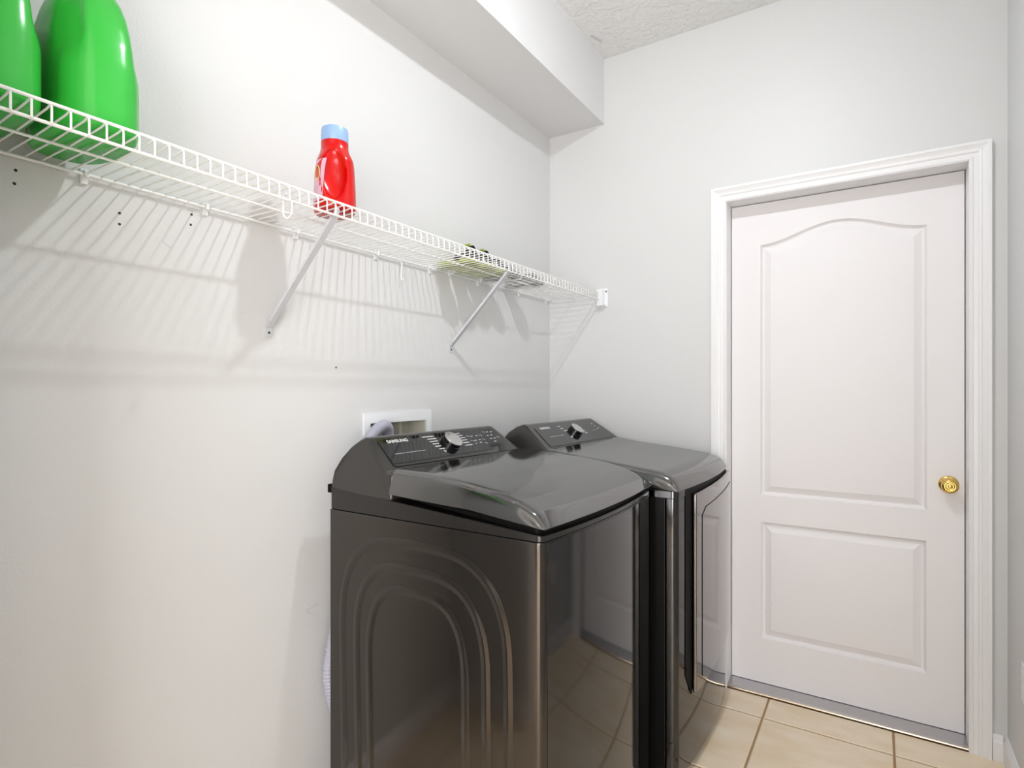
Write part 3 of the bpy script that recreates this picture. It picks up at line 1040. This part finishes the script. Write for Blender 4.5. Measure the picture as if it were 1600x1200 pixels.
# ================================================================ SANDALS
def sandal(cy, width, length, sole_m, strap_m, label, kind, x0=0.008, ang=0.0):
    t = thing('child_sandal', (x0, cy, SZT), label, 'sandal', 'sandals near the far end of the wire shelf')
    m = Matrix.Translation((x0, cy, SZT)) @ Matrix.Rotation(ang, 4, 'Z')
    out = [(0.0, 0.0), (0.02, 0.30), (0.08, 0.40), (0.22, 0.42), (0.38, 0.36), (0.52, 0.38), (0.68, 0.48), (0.82, 0.50), (0.93, 0.38), (0.99, 0.16), (1.0, 0.0)]
    half = []
    for k in range(30):
        x = k / 29
        half.append((x, smooth_interp(out, x, 0.02)))
    half[0] = (0, 0.0)
    half[-1] = (1.0, 0.0)
    pts = [(x * length, w * width) for x, w in half] + [(x * length, -w * width) for x, w in reversed(half[1:-1])]
    lo = lambda e: [(length / 2 + (x - length / 2) * e, y * e) for x, y in pts]
    MB().loft([[(x, y, 0) for x, y in lo(0.97)], [(x, y, 0.003) for x, y in lo(1)], [(x, y, 0.013) for x, y in lo(1)], [(x, y, 0.016) for x, y in lo(0.97)]]).xf(m).build('sole', sole_m, t, smooth=40)

    def strap(xf_, hgt, bw, lean=0.0, mm=strap_m):
        hw = width * interp(out, xf_) * 0.96
        vs, fs = [], []
        n = 14
        for k in range(n + 1):
            a = PI * k / n
            y, z = hw * math.cos(a), 0.008 + hgt * math.sin(a) ** 0.8
            for (dx, dr) in ((-bw, 0), (bw, 0), (bw, 0.003), (-bw, 0.003)):
                vs.append((xf_ * length + dx + lean * math.sin(a), y * (1 + dr / hw), z + dr * math.sin(a)))
        for k in range(n):
            for q in range(4):
                r = (q + 1) % 4
                fs.append((k * 4 + q, k * 4 + r, (k + 1) * 4 + r, (k + 1) * 4 + q))
        fs += [(0, 1, 2, 3), (n * 4 + 3, n * 4 + 2, n * 4 + 1, n * 4)]
        MB().add(vs, fs).xf(m).build('strap', mm, t, smooth=40)

    if kind == 'sport':
        strap(0.72, 0.045, 0.012)
        strap(0.36, 0.086, 0.010, 0.006)
        strap(0.10, 0.058, 0.008, -0.006)
        MB().box(-0.004, 0.020, -0.006, 0.006, 0.078, 0.084).xf(m @ Matrix.Translation((0.36 * length, 0.012, 0.022)) @ Matrix.Rotation(0.5, 4, 'X')).build('pull_tab', 'lime', t, bevel=0.001)
    else:
        strap(0.66, 0.034, 0.014)
    return t


sandal(-0.862, 0.092, 0.172, 'lime', 'sandalblack', 'lime-soled sandal with black straps, leftmost of the sandals on the shelf', 'flat')
sandal(-0.768, 0.088, 0.176, 'lime', 'sandalblack', 'lime-soled sandal with high black straps and lime tab, second of the sandals on the shelf', 'sport')
sandal(-0.674, 0.092, 0.168, 'lime', 'sandalblack', 'lime-soled sandal with high black straps, next to the black sandal above the bracket', 'sport')
sandal(-0.580, 0.086, 0.170, 'sandalblack', 'sandalblack', 'black sandal beside the lime-soled ones on the shelf', 'flat')
sandal(-0.405, 0.098, 0.178, 'sandalblack', 'sandalblack', 'black sandal lying alone, farthest right on the shelf', 'flat')

# ================================================================ OUTLET PLATE ON THE RIGHT WALL
pl = thing('outlet_plate', (XR, -0.285, 0.38), 'white electrical outlet plate low on the right wall', 'outlet')
MB().box(XR - 0.005, XR - 0.0003, -0.322, -0.248, 0.325, 0.440).build('cover_plate', 'plate', pl, bevel=0.002)
for z in (0.357, 0.408):
    MB().box(XR - 0.0065, XR - 0.005, -0.300, -0.270, z - 0.014, z + 0.014).build('socket', 'plate', pl, bevel=0.0006)
